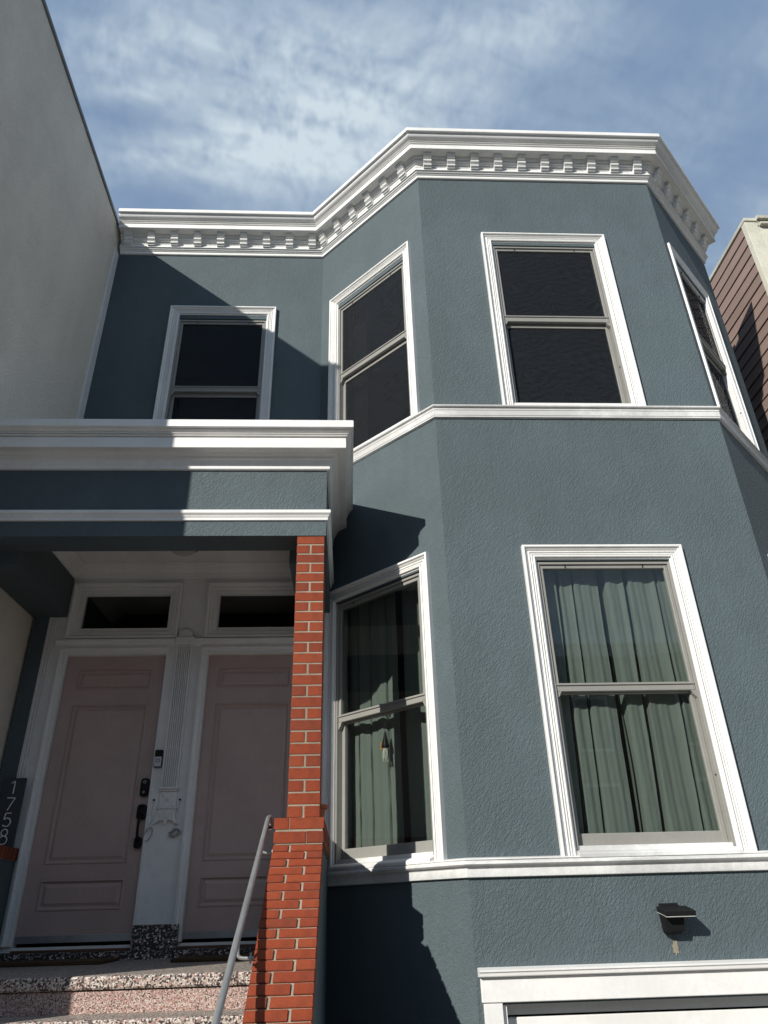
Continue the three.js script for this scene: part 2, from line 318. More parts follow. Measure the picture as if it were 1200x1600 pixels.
function horn(x, y, z0, z1, s) {                                  // curved lug under the upper sash stile
  const h = new THREE.Shape(); h.moveTo(0, 0); h.lineTo(s * 0.036, 0); h.lineTo(s * 0.036, -0.006); h.bezierCurveTo(s * 0.022, -0.012, s * 0.03, -0.03, s * 0.014, -0.038); h.bezierCurveTo(s * 0.008, -0.05, s * 0.004, -0.052, 0, -0.055);
  const g = new THREE.ExtrudeGeometry(h, { depth: z1 - z0, bevelEnabled: false, curveSegments: 6 }); g.translate(x, y, z0); return fin(g, 0.5);
}
function makeWindow(w, label, screened, slim = 1) {
  const g = new THREE.Group(); g.name = 'window';
  g.position.copy(onFace(w.f, w.c, w.base + E)).sub(house.position); g.rotation.y = w.f.turn; house.add(g);
  if (label) g.userData.label = label;
  const H = w.out - w.base, T = w.top - w.base, hw = w.hw, add = (n, geo, m) => mesh(n, geo, m, g, true);
  add('casing', casingFor(w.ow, H, (w.ow - hw + 0.002) / 0.1085, slim), M.white);
  const sashMat = slim < 1 ? M.whiteWorn : M.taupe;
  const tall = screened, lo0 = tall ? 0.055 : 0.075, glo = tall ? 0.115 : 0.15, gm0 = tall ? 1.03 : 1.095, gm1 = tall ? 1.14 : 1.16, meet0 = tall ? 1.075 : 1.105;
  add('frame', join([cb(-hw, -hw + 0.022, 0.05, T, -0.13, -0.006, 0.002), cb(hw - 0.022, hw, 0.05, T, -0.13, -0.006, 0.002), cb(-hw + 0.021, hw - 0.021, T - 0.02, T, -0.129, -0.007, 0.002)]), sashMat);
  const x = hw - 0.0225;
  add('upper_sash', join([ringGeo(-x, x, meet0, T - 0.021, 0.028, 0.028, gm1 - meet0, 0.03, -0.058, -0.020), horn(-x, meet0, -0.056, -0.022, 1), horn(x, meet0, -0.056, -0.022, -1), cb(-x, x, gm1 - 0.012, gm1 + 0.004, -0.021, -0.012, 0.002)]), M.taupe);
  add('lower_sash', ringGeo(-x, x, lo0, meet0 + 0.045, 0.034, 0.034, glo - lo0, meet0 + 0.045 - gm0, -0.102, -0.062), M.taupe);
  add('pane', box(-x + 0.02, x - 0.02, gm1 - 0.01, T - 0.045, -0.0405, -0.0385), M.glass);
  add('pane', box(-x + 0.026, x - 0.026, glo - 0.01, gm0 + 0.01, -0.0835, -0.0815), M.glass);
  for (const q of [-0.58, 0.58]) add('latch', cb(hw * q, hw * q + 0.006, T - 0.045, T - 0.022, -0.02, -0.012, 0.001), M.black);
  add('screw', cb(hw - 0.03, hw - 0.022, 0.5, 0.51, -0.02, -0.01, 0.001), M.black);
  if (screened) {
    add('insect_screen', box(-x + 0.027, x - 0.027, gm1, T - 0.05, -0.0345, -0.0335), M.screen);
    add('insect_screen', box(-x + 0.033, x - 0.033, glo, gm0, -0.0765, -0.0755), M.screen);
    add('sill', join([cb(-hw, hw, 0.012, 0.055, -0.13, 0.012, 0.004)]), M.white);
  } else {
    const s = [[0.058, 0.0], [0.058, 0.02], [0.045, 0.03], [-0.012, 0.045], [-0.014, 0.073], [-0.13, 0.076], [-0.13, 0]];
    add('sill', sweep([[-hw + 0.001, 0], [hw - 0.001, 0]], s, (p, o) => V(p[0], o, p[1]), { crease: 0.3 }), M.whiteWorn);
  }
  return g;
}
makeWindow(WIN.main, 'smaller screened window half hidden behind the porch roof', true);
makeWindow(WIN.sideU, 'screened window on the left slant of the upper bay', true);
makeWindow(WIN.frontU, 'screened window on the front of the upper bay', true);
makeWindow(WIN.rightU, 'screened window on the right slant of the upper bay', true, 0.5);
makeWindow(WIN.sideL, 'curtained window on the left slant of the lower bay, beside the brick column', false);
makeWindow(WIN.frontL, 'curtained window on the front of the lower bay', false);
makeWindow(WIN.rightL, null, false, 0.5);

// string courses below the windows
mesh('sill_band', sweep([B1, B2, B3, B4], rel([[0, 3.83], [0.022, 3.835], [0.022, 3.848], [0.026, 3.852], [0.026, 3.903], [0.030, 3.907], [0.030, 3.912], [0.027, 3.922], [0.034, 3.932], [0.045, 3.936], [0.048, 3.944], [0.045, 3.953], [0.03, 3.962], [0, 3.968]]), plan, { crease: 0.4 }), M.whiteWorn, house);
mesh('sill_band', sweep([B1, B2, B3, B4], rel([[0, 0.172], [0.024, 0.176], [0.026, 0.182], [0.026, 0.226], [0.030, 0.230], [0.033, 0.236], [0.052, 0.242], [0.061, 0.250], [0.060, 0.264], [0.050, 0.272], [0.058, 0.276], [0.056, 0.283], [0, 0.292]]), plan, { crease: 0.4 }), M.whiteWorn, house);

// main cornice with its brackets
const CORN = rel([[0, 7.102], [0.020, 7.104], [0.024, 7.112], [0.024, 7.136], [0.034, 7.142], [0.038, 7.150], [0.050, 7.156], [0.052, 7.168], [0.068, 7.174], [0.068, 7.190], [0.058, 7.194], [0.058, 7.200], [0.056, 7.202], [0.056, 7.226], [0.050, 7.228], [0.050, 7.234], [0.058, 7.236], [0.058, 7.262], [0.052, 7.264], [0.052, 7.270], [0.074, 7.272], [0.074, 7.288], [0.088, 7.292], [0.092, 7.304], [0.084, 7.306], [0.084, 7.312], [0.100, 7.322], [0.112, 7.340], [0.114, 7.352], [0.200, 7.350], [0.204, 7.346], [0.208, 7.348], [0.208, 7.410], [0.204, 7.414], [0.196, 7.415], [0.196, 7.421], [0.216, 7.424], [0.218, 7.429], [0.216, 7.434], [0.204, 7.435], [0.204, 7.441], [0.226, 7.443], [0.229, 7.448], [0.226, 7.453], [0.204, 7.455], [0.226, 7.458], [0.246, 7.465], [0.262, 7.476], [0.272, 7.490], [0.276, 7.505], [0.276, 7.513], [0.300, 7.514], [0.304, 7.518], [0.304, 7.566], [0.300, 7.570], [0, 7.60]]);
const corniceGroup = sub(house, 'cornice', house.position);
mesh('moulding', sweep([[-2.79, zW], B1, B2, B3, B4], CORN, plan, { crease: 0.42 }), M.white, corniceGroup);
{
  const s = new THREE.Shape(); const c = (x, y) => s.lineTo(x, y);
  s.moveTo(0.045, 7.350); c(0.160, 7.350); c(0.160, 7.331); c(0.150, 7.327);
  s.bezierCurveTo(0.148, 7.313, 0.136, 7.304, 0.116, 7.302); c(0.112, 7.290);
  s.bezierCurveTo(0.136, 7.284, 0.134, 7.258, 0.112, 7.248); c(0.100, 7.246); c(0.100, 7.236);
  s.bezierCurveTo(0.114, 7.230, 0.112, 7.208, 0.096, 7.204); c(0.086, 7.199); c(0.086, 7.191); c(0.045, 7.191);
  const g = fin(new THREE.ExtrudeGeometry(s, { depth: 0.088, bevelEnabled: false, curveSegments: 5 }).translate(0, E, -0.044).rotateY(-Math.PI / 2), 0.4);
  const place = (f, t) => { const m = mesh('bracket', g, M.white, corniceGroup, true); m.position.copy(onFace(f, t, 0)).sub(house.position); m.rotation.y = f.turn; };
  for (let k = 0; k < 9; k++) place(FW, -2.689 + k * 0.28 + 2.81);
  for (let k = 0; k < 6; k++) place(FL, 0.105 + k * 0.2624);
  for (let k = 0; k < 10; k++) place(FF, 0.103 + k * 0.2636);
  for (let k = 0; k < 6; k++) place(FR, 0.14 + k * 0.262);
}

// porch: beam, side beams, ceiling, roof and mouldings
const porch = sub(house, 'porch', V(-1.4, 2.9, -5.4));
const XP = -0.171, XL = -2.815;
mesh('front_beam', box(XL, XP, 2.476 + E, 3.36 + E, -5.09, zP), M.stucco, porch);
mesh('side_beam', box(XL, -2.52, 2.37 + E, 3.36 + E, -6.30, -5.092), M.stucco, porch);
mesh('side_beam', box(-0.46, XP - 0.001, 2.37 + E, 3.36 + E, -6.16, -5.092), M.stucco, porch);
mesh('ceiling', box(-2.518, -0.462, 2.87 + E, 2.93 + E, -6.22, -5.092), M.white, porch);
mesh('roof', box(XL, XP, 3.362 + E, 3.40 + E, -6.31, zP), M.roofing, porch);
mesh('cornice', sweep([[XL, zP], [XP, zP], [XP, -6.25]], rel([[0, 3.048], [0.018, 3.050], [0.022, 3.055], [0.022, 3.082], [0.026, 3.086], [0.030, 3.104], [0.040, 3.122], [0.052, 3.130], [0.056, 3.146], [0.066, 3.152], [0.080, 3.166], [0.090, 3.170], [0.098, 3.168], [0.140, 3.168], [0.147, 3.166], [0.150, 3.170], [0.150, 3.257], [0.146, 3.261], [0.140, 3.262], [0.140, 3.267], [0.160, 3.269], [0.163, 3.274], [0.160, 3.278], [0.148, 3.279], [0.148, 3.285], [0.166, 3.287], [0.169, 3.292], [0.166, 3.296], [0.156, 3.297], [0.170, 3.299], [0.180, 3.304], [0.187, 3.311], [0.189, 3.320], [0.204, 3.321], [0.209, 3.324], [0.209, 3.384], [0.205, 3.390], [0, 3.425]]), plan, { crease: 0.42 }), M.white, porch);
mesh('moulding', sweep([[XL, zP], [XP, zP], [XP, -6.25]], rel([[0, 2.600], [0.012, 2.603], [0.013, 2.622], [0.018, 2.630], [0.022, 2.642], [0.030, 2.650], [0.034, 2.656], [0.034, 2.676], [0.030, 2.682], [0, 2.690]]), plan, { crease: 0.42 }), M.white, porch);
mesh('crown_moulding', sweep([[-2.519, -5.10], [-2.519, -6.219], [-0.2, -6.219]], rel([[0, 2.742], [0.012, 2.746], [0.014, 2.760], [0.020, 2.766], [0.026, 2.786], [0.044, 2.806], [0.066, 2.820], [0.072, 2.834], [0.090, 2.846], [0.094, 2.868], [0, 2.869]]), plan, { crease: 0.42 }), M.white, porch);

// entrance: white surround, transoms, pilaster, doors
const zD = -6.22, D1 = [-2.449, -1.598], D2 = [-1.248, -0.398], dTop = 2.018, dBot = -0.15;
const T1 = [-2.395, -1.628], T2 = [-1.182, -0.41], tB = 2.212, tT = 2.59;
const entrance = sub(house, 'entrance', V(-1.4, E, zD));
{
  const surround = slab(rect(-2.67, -0.215, -0.2 + E, 2.9 + E), [[D1[0], D1[1], dBot - 0.02 + E, dTop + E], [D2[0], D2[1], dBot - 0.02 + E, dTop + E], [T1[0] - 0.01, T1[1] + 0.01, tB - 0.01 + E, tT + 0.01 + E], [T2[0] - 0.01, T2[1] + 0.01, tB - 0.01 + E, tT + 0.01 + E]], 0.09).translate(0, 0, zD);
  const cs = [[0, 0], [0, 0.034], [-0.006, 0.037], [-0.016, 0.037], [-0.02, 0.03], [-0.034, 0.026], [-0.036, 0.02], [-0.052, 0.02], [-0.055, 0.024], [-0.062, 0.022], [-0.068, 0.008], [-0.068, -0.03]];
  const u = (x0, x1, y0, y1, prof) => sweep([[x0, y0 + E], [x0, y1 + E], [x1, y1 + E], [x1, y0 + E]], prof, (p, o) => V(p[0], p[1], zD + o), { flip: true, crease: 0.35 });
  const ts = [[0, 0], [0, 0.03], [-0.012, 0.034], [-0.026, 0.03], [-0.034, 0.014], [-0.06, 0.012], [-0.066, -0.01], [-0.105, -0.014], [-0.108, -0.05]];
  const ring = (x0, x1, y0, y1) => sweep([[x0, y0 + E], [x0, y1 + E], [x1, y1 + E], [x1, y0 + E]], ts, (p, o) => V(p[0], p[1], zD + o), { flip: true, closed: true, crease: 0.35 });
  mesh('surround', surround, M.white, entrance);
  mesh('door_casing', join([sweep([[D1[0] - 0.067, dBot - 0.01 + E], [D1[0] - 0.067, dTop + 0.062 + E], [D1[1] + 0.02, dTop + 0.062 + E]], cs, (p, o) => V(p[0], p[1], zD + o), { flip: true, crease: 0.35 }), cb(D1[1] + 0.0005, D1[1] + 0.016, dBot + E, dTop + E, zD - 0.03, zD + 0.012, 0.003)]), M.white, entrance);
  mesh('door_casing', u(D2[0] - 0.05, D2[1] + 0.067, dBot - 0.01, dTop + 0.062, cs), M.white, entrance);
  mesh('lintel', sweep([[-2.56, zD], [-0.22, zD]], rel([[0, 2.082], [0.02, 2.084], [0.024, 2.09], [0.026, 2.108], [0.034, 2.116], [0.044, 2.124], [0.05, 2.132], [0.05, 2.146], [0.046, 2.15], [0, 2.156]]), plan, { crease: 0.4 }), M.white, entrance);
  mesh('transom_frame', ring(T1[0] - 0.105, T1[1] + 0.105, tB - 0.05, tT + 0.105), M.white, entrance);
  mesh('transom_frame', ring(T2[0] - 0.105, T2[1] + 0.105, tB - 0.05, tT + 0.105), M.white, entrance);
  for (const t of [T1, T2]) mesh('transom_pane', box(t[0] - 0.008, t[1] + 0.008, tB - 0.008 + E, tT + 0.008 + E, zD - 0.056, zD - 0.053), M.glass, entrance);
  mesh('wall_strip', box(-2.80, -2.672, -0.26 + E, 2.37 + E, -6.30, -6.215), M.stucco, entrance);
  mesh('reeded_trim', join([-2.655, -2.632, -2.609].map((x) => cb(x, x + 0.017, -0.2 + E, 2.368 + E, zD - 0.002, zD + 0.012, 0.004))), M.white, entrance);
  // fluted pilaster between the doors
  const cx = -1.442, shaft = []; const fl = 7, w = 0.135;
  shaft.push([-w / 2, 0], [-w / 2, 0.030]);
  for (let i = 0; i < fl; i++) { const a = -w / 2 + 0.010 + i * (w - 0.02) / fl, b = a + (w - 0.02) / fl; shaft.push([a + 0.003, 0.030], [a + 0.0055, 0.014], [b - 0.0055, 0.014], [b - 0.003, 0.030]); }
  shaft.push([w / 2, 0.030], [w / 2, 0]);
  const ex = new THREE.Shape(shaft.map(([a, b]) => new THREE.Vector2(a, -b)));
  mesh('pilaster_shaft', fin(new THREE.ExtrudeGeometry(ex, { depth: 2.09 - 0.912, bevelEnabled: false }).rotateX(-Math.PI / 2).translate(cx, 0.912 + E, zD)), M.white, entrance);
  mesh('pilaster_capital', join([cb(cx - 0.085, cx + 0.085, 2.092 + E, 2.166 + E, zD, zD + 0.056, 0.008), fin(new THREE.CylinderGeometry(0.066, 0.066, 0.03, 32, 1, false, Math.PI / 2, Math.PI).rotateX(Math.PI / 2).translate(cx, 2.168 + E, zD + 0.02), 0.5), fin(new THREE.CylinderGeometry(0.044, 0.044, 0.04, 32, 1, false, Math.PI / 2, Math.PI).rotateX(Math.PI / 2).translate(cx, 2.168 + E, zD + 0.022), 0.5),
    ...Array.from({ length: 9 }, (_, i) => { const a = Math.PI * (0.1 + 0.8 * i / 8); return cb(-0.0035, 0.0035, 0.074, 0.098, 0, 0.006, 0.001).rotateZ(a - Math.PI / 2).translate(cx, 2.168 + E, zD); })]), M.white, entrance);
  const cy = 0.820;
  const tassel = new THREE.Shape(); tassel.moveTo(-0.066, 0.735); [[-0.070, 0.69], [-0.096, 0.640], [-0.082, 0.646], [-0.052, 0.668], [-0.044, 0.664], [-0.030, 0.672], [-0.010, 0.664], [0, 0.632], [0.010, 0.664], [0.030, 0.672], [0.044, 0.664], [0.052, 0.668], [0.082, 0.646], [0.096, 0.640], [0.070, 0.69], [0.066, 0.735]].forEach(([a, b]) => tassel.lineTo(a, b));
  mesh('pilaster_ornament', join([cb(cx - 0.082, cx + 0.082, 0.895 + E, 0.914 + E, zD, zD + 0.034, 0.005), cb(cx - 0.076, cx + 0.076, 0.880 + E, 0.8945 + E, zD, zD + 0.026, 0.004),
    cb(cx - 0.068, cx + 0.068, 0.762 + E, 0.8795 + E, zD, zD + 0.014, 0.003), fin(new THREE.SphereGeometry(0.0125, 16, 12).translate(cx, cy + E, zD + 0.016), 0.6),
    ...[45, 135, 225, 315].map((q) => cb(0.02, 0.075, -0.0035, 0.0035, 0.012, 0.0175, 0.0015).rotateZ(q * Math.PI / 180).scale(1, 0.86, 1).translate(cx, cy + E, zD)),
    cb(cx - 0.082, cx + 0.082, 0.7485 + E, 0.7615 + E, zD, zD + 0.034, 0.005), cb(cx - 0.076, cx + 0.076, 0.736 + E, 0.748 + E, zD, zD + 0.026, 0.004),
    fin(new THREE.ExtrudeGeometry(tassel, { depth: 0.026, bevelEnabled: true, bevelSize: 0.003, bevelThickness: 0.004, bevelSegments: 2 }).translate(cx, E, zD)),
    ...[-0.05, -0.028, -0.01, 0.01, 0.028, 0.05].map((q) => cb(cx + q - 0.004, cx + q + 0.004, 0.675 + E, 0.732 + E, zD + 0.026, zD + 0.038, 0.003))]), M.white, entrance);
  mesh('stone_base', cb(D1[1] + 0.012, D2[0] - 0.006, -0.205 + E, -0.046 + E, zD, zD + 0.052, 0.004), M.terrDark, entrance);
  mesh('nail_head', join([-1.553, -1.349].map((x) => fin(new THREE.SphereGeometry(0.009, 12, 8).translate(x, 0.818 + E, zD + 0.008), 0.6))), M.black, entrance);
}
function makeDoor(x0, x1, handled, label) {
  const z = zD - 0.03, d = sub(house, 'door', V((x0 + x1) / 2, dBot + E, z)); d.userData.label = label;
  const a = x0 + 0.004, b = x1 - 0.004, P = [[1.722, 1.898], [0.372, 1.592], [0.058, 0.268]].map(([l, h]) => [a + 0.105, b - 0.105, l + E, h + E]);
  mesh('leaf', slab(rect(a, b, dBot + 0.05 + E, dTop - 0.004 + E), P, 0.044).translate(0, 0, z), M.mauve, d);
  for (const [l, r, lo, hi] of P) {
    const prof = [[0, -0.002], [-0.004, 0.004], [-0.012, 0.005], [-0.017, -0.006], [-0.024, -0.012], [-0.030, -0.013], [-0.050, -0.005], [-0.054, -0.0035]];
    const ring = sweep([[l, lo], [l, hi], [r, hi], [r, lo]], prof, (p, o) => V(p[0], p[1], z + o), { flip: true, closed: true, crease: 0.3 });
    mesh('panel', join([ring, box(l + 0.052, r - 0.052, lo + 0.052, hi - 0.052, z - 0.02, z - 0.0035)]), M.mauve, d);
  }
  mesh('door_sweep', join([cb(a, b, dBot + 0.004 + E, dBot + 0.052 + E, z - 0.03, z + 0.008, 0.003), ...[0.1, 0.3, 0.5, 0.7, 0.9].map((t) => fin(new THREE.SphereGeometry(0.004, 8, 6).translate(a + (b - a) * t, dBot + 0.03 + E, z + 0.008), 0.6))]), M.galv, d);
  if (handled) {
    const hx = x1 - 0.046;
    const pill = (h, w, y, t) => { const s = new THREE.Shape(), r = w / 2 * 0.8; s.moveTo(-w / 2 + r, -h / 2); s.lineTo(w / 2 - r, -h / 2); s.quadraticCurveTo(w / 2, -h / 2, w / 2, -h / 2 + r); s.lineTo(w / 2, h / 2 - r); s.quadraticCurveTo(w / 2, h / 2, w / 2 - r, h / 2); s.lineTo(-w / 2 + r, h / 2); s.quadraticCurveTo(-w / 2, h / 2, -w / 2, h / 2 - r); s.lineTo(-w / 2, -h / 2 + r); s.quadraticCurveTo(-w / 2, -h / 2, -w / 2 + r, -h / 2); return fin(new THREE.ExtrudeGeometry(s, { depth: t, bevelEnabled: true, bevelSize: 0.003, bevelThickness: 0.003, bevelSegments: 2 }).translate(hx, y + E, z + 0.002), 0.4); };
    mesh('deadbolt', join([pill(0.135, 0.06, 0.918, 0.02), fin(new THREE.CylinderGeometry(0.018, 0.018, 0.012, 20).rotateX(Math.PI / 2).translate(hx, 0.955 + E, z + 0.026), 0.6)]), M.black, d);
    mesh('keyhole', join([fin(new THREE.TorusGeometry(0.010, 0.0022, 8, 20).translate(hx, 0.958 + E, z + 0.034)), fin(new THREE.TorusGeometry(0.007, 0.002, 8, 20).translate(hx - 0.002, 0.882 + E, z + 0.026))]), M.silver, d);
    mesh('handle', join([pill(0.108, 0.066, 0.735, 0.022), pill(0.075, 0.052, 0.512, 0.022), tube([V(hx, 0.72 + E, z + 0.02), V(hx, 0.70 + E, z + 0.055), V(hx - 0.002, 0.62 + E, z + 0.062), V(hx, 0.545 + E, z + 0.055), V(hx, 0.515 + E, z + 0.02)], 0.011, 30), fin(new THREE.SphereGeometry(0.016, 14, 10).scale(1, 0.5, 1.6).translate(hx, 0.775 + E, z + 0.04), 0.6)]), M.black, d);
  }
  mesh('threshold', cb(x0, x1, -0.205 + E, -0.188 + E, zD - 0.1, zD + 0.012, 0.003), M.oak, d);
}
makeDoor(...D1, true, 'dusty pink panelled front door on the left with black handle');
makeDoor(...D2, false, 'dusty pink panelled front door on the right, half behind the brick column');

// brick column that carries the porch
const rb = rng(404);
const brickGeo = (w, h, d) => { const k = [w, h, d].map((q) => q.toFixed(4)).join(); return (brickGeo.c[k] ??= Array.from({ length: 3 }, () => cbox(w, h, d, 0.0022, 0.0016, rb))); };
brickGeo.c = {};
function brick(parent, w, h, d, at, quat) {
  const v = brickGeo(w, h, d), m = mesh('brick', v[Math.floor(rb() * 3)], M.brick[Math.floor(rb() * 6)], parent, true);
  m.position.copy(at).sub(worldOf(parent)); if (quat) m.quaternion.copy(quat); return m;
}
function column(x0) {
  const x1 = x0 + 0.2045, z1 = zP - 0.006, z0 = z1 - 0.2045, yb = 0.512 + E, n = 26, p = (2.476 - 0.512) / n, hb = p - 0.0085, col = sub(house, 'brick_column', V((x0 + x1) / 2, yb, (z0 + z1) / 2));
  mesh('mortar', box(x0 + 0.004, x1 - 0.004, yb, 2.476 + E, z0 + 0.004, z1 - 0.004), M.mortar, col);
  for (let i = 0; i < n; i++) {
    const y = yb + (i + 0.5) * p + 0.003, full = (n - 1 - i) % 2 === 0, jx = (rb() - 0.5) * 0.002, jz = (rb() - 0.5) * 0.002;
    for (const s of [-1, 1]) {
      if (full) brick(col, 0.2045, hb, 0.097, V((x0 + x1) / 2 + jx, y, (z0 + z1) / 2 + s * 0.0537 + jz));
      else brick(col, 0.0965, hb, 0.2045, V((x0 + x1) / 2 + s * 0.054 + jx, y, (z0 + z1) / 2 + jz));
    }
  }
}
column(-0.3853);

// garage surround and door
const garage = sub(house, 'garage_door', V(2.06, 0, zF));
mesh('header', join([cb(0.795, 3.345, -0.497 + E, -0.366 + E, zF + 0.001, zF + 0.036, 0.004), sweep([[0.785, zF], [3.355, zF]], rel([[0, -0.366], [0.060, -0.365], [0.064, -0.360], [0.066, -0.345], [0.074, -0.338], [0.074, -0.328], [0, -0.318]]), plan, { crease: 0.4 })]), M.white, garage);
mesh('jamb', cb(0.805, 0.918, 0, -0.4985 + E, zF - 0.02, zF + 0.028, 0.003), M.white, garage);
mesh('jamb', cb(3.215, 3.33, 0, -0.4985 + E, zF - 0.02, zF + 0.028, 0.003), M.white, garage);
for (const [a, b] of [[0.918, 0.945], [3.188, 3.215]]) mesh('stop', box(a, b, 0, 1.088, zF - 0.10, zF - 0.001), M.white, garage);
mesh('door_panel', cb(0.947, 3.186, 1.026, 1.0885, zF - 0.135, zF - 0.10, 0.004), M.white, garage);
for (let k = 0; k < 4; k++) mesh('door_panel', cb(0.947, 3.186, 0.012 + k * 0.2525, 0.012 + k * 0.2525 + 0.247, zF - 0.12, zF - 0.08, 0.006), M.white, garage);
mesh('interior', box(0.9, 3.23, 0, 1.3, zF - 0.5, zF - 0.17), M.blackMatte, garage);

{ // bare patch of render under the wall lamp
  const r = rng(66), s = new THREE.Shape(); for (let i = 0; i < 26; i++) { const a = i / 26 * Math.PI * 2, q = 0.72 + 0.5 * r(); s[i ? 'lineTo' : 'moveTo'](Math.cos(a) * 0.020 * q, Math.sin(a) * 0.042 * q); }
  const g = new THREE.ExtrudeGeometry(s, { depth: 0.0015, bevelEnabled: false }); g.translate(2.043, -0.242 + E, zF + 0.004); mesh('bare_patch', fin(g), M.tan, house).userData.label = 'tan patch of bare render below the wall lamp';
}

// ------------------------------------------------------------------ curtains
function curtain(f, t0, t1, y0, y1, back, seed, lean, label, cuts, mat = M.curtain) {
  const nx = 150, ny = 36, r = rng(seed), ph = Array.from({ length: 8 }, () => r() * 6.28), W = t1 - t0, pos = [], idx = [];
  for (let j = 0; j <= ny; j++) for (let i = 0; i <= nx; i++) {
    const s = i / nx, v = j / ny, x = s * W; let z = 0;
    z += 0.009 * Math.sin(x * 26 + ph[0] + 0.7 * Math.sin(v * 2 + ph[1])) + 0.005 * Math.sin(x * 53 + ph[2] + v * 1.3) + 0.0015 * Math.sin(x * 140 + ph[3] + v * 3);
    for (const c of cuts) { let e = (s - c[0] - (v - 0.5) * c[2] - 0.02 * Math.sin(v * 3 + ph[4])) / c[1]; z -= 0.12 * Math.exp(-(e ** 4)); }
    z += 0.004 * n3(x * 9, v * 14, seed) + 0.0025 * n3(x * 34 + v * 20, v * 40, seed + 3);
    const sh = lean * (v - 0.5);
    pos.push(t0 + x + sh + 0.006 * n3(v * 4, x * 3, seed + 9), y0 + (y1 - y0) * v, -back + z);
  }
  for (let j = 0; j < ny; j++) for (let i = 0; i < nx; i++) { const a = j * (nx + 1) + i, b = a + 1, c = a + nx + 1, d = c + 1; idx.push(a, b, d, a, d, c); }
  const g = new THREE.BufferGeometry(); g.setAttribute('position', new THREE.Float32BufferAttribute(pos, 3)); g.setIndex(idx);
  const m = new THREE.Mesh(fin(g, 1.2), mat); m.name = numbered('curtain'); m.userData = { label, category: 'curtain', group: 'curtains behind the bay windows' };
  m.position.set(f.a[0], E, f.a[1]); m.rotation.y = f.turn; m.castShadow = m.receiveShadow = true; scene.add(m); return m;
}
const fx = 0.772;
curtain(FF, 1.47 - fx, 2.004 - fx, 0.30, 2.62, 0.15, 5, 0.05, 'grey-green curtain, left half of the front ground-floor window', [[0.10, 0.045, -0.03], [0.36, 0.022, 0.08], [0.60, 0.014, 0.04]]);
curtain(FF, 2.055 - fx, 2.66 - fx, 0.30, 2.62, 0.13, 12, 0.05, 'grey-green curtain, right half of the front ground-floor window', [[0.0, 0.02, 0], [0.27, 0.026, 0.08], [0.70, 0.015, 0.05]]);
curtain(FL, 0.25, 0.84, 0.30, 2.62, 0.19, 31, 0, 'grey-green curtain, left half of the slanted window next to the brick column', [[0.24, 0.014, 0], [0.46, 0.018, 0.02], [0.78, 0.012, 0.02]]);
curtain(FL, 0.85, 1.31, 0.30, 2.62, 0.21, 47, 0, 'grey-green curtain, right half of the slanted window next to the brick column', [[0.03, 0.03, 0], [0.6, 0.02, 0]]);
curtain(FL, 0.30, 0.50, 4.0, 6.3, 0.22, 53, 0, 'dark curtain edge behind the screened slanted upper window', [], M.curtainDark);

// ------------------------------------------------------------------ stairs
const stairs = thing('front_staircase', 'speckled terrazzo front steps climbing to the two pink doors', 'staircase', V(-1.5, 0, -4.5));
const SX0 = -2.53, SX1 = -0.452, LY = -0.262 + E, ZN = -4.56;
mesh('landing', box(SX0, SX1, LY - 0.12, LY, zD + 0.03, ZN - 0.04), M.terrWorn, stairs);
mesh('door_step', cb(-2.67, -0.3, LY - 0.02, -0.2052 + E, zD - 0.12, zD + 0.062, 0.006), M.terrDark, stairs);
const nRise = 8, rise = LY / nRise, tread = 0.245;
for (let k = 0; k < nRise; k++) {
  const y = LY - k * rise, z = ZN + k * tread;
  const nose = [[0, y - 0.062], [0.028, y - 0.061], [0.034, y - 0.052], [0.035, y - 0.012], [0.030, y - 0.003], [0.022, y], [0, y]];
  mesh('nosing', sweep([[SX0, z - 0.035], [SX1, z - 0.035]], nose, plan, { crease: 0.5 }), M.terrCoarse, stairs);
  mesh('riser', join([box(SX0, SX1, y - rise, y - 0.068, z - 0.3, z - 0.020), box(SX0, SX1, y - 0.068, y - 0.0622, z - 0.3, z - 0.030)]), M.terrFine, stairs);
  if (k) mesh('tread', box(SX0, SX1, y - 0.05, y - 0.0005, z - tread - 0.02, z - 0.035), M.terrWorn, stairs);
}

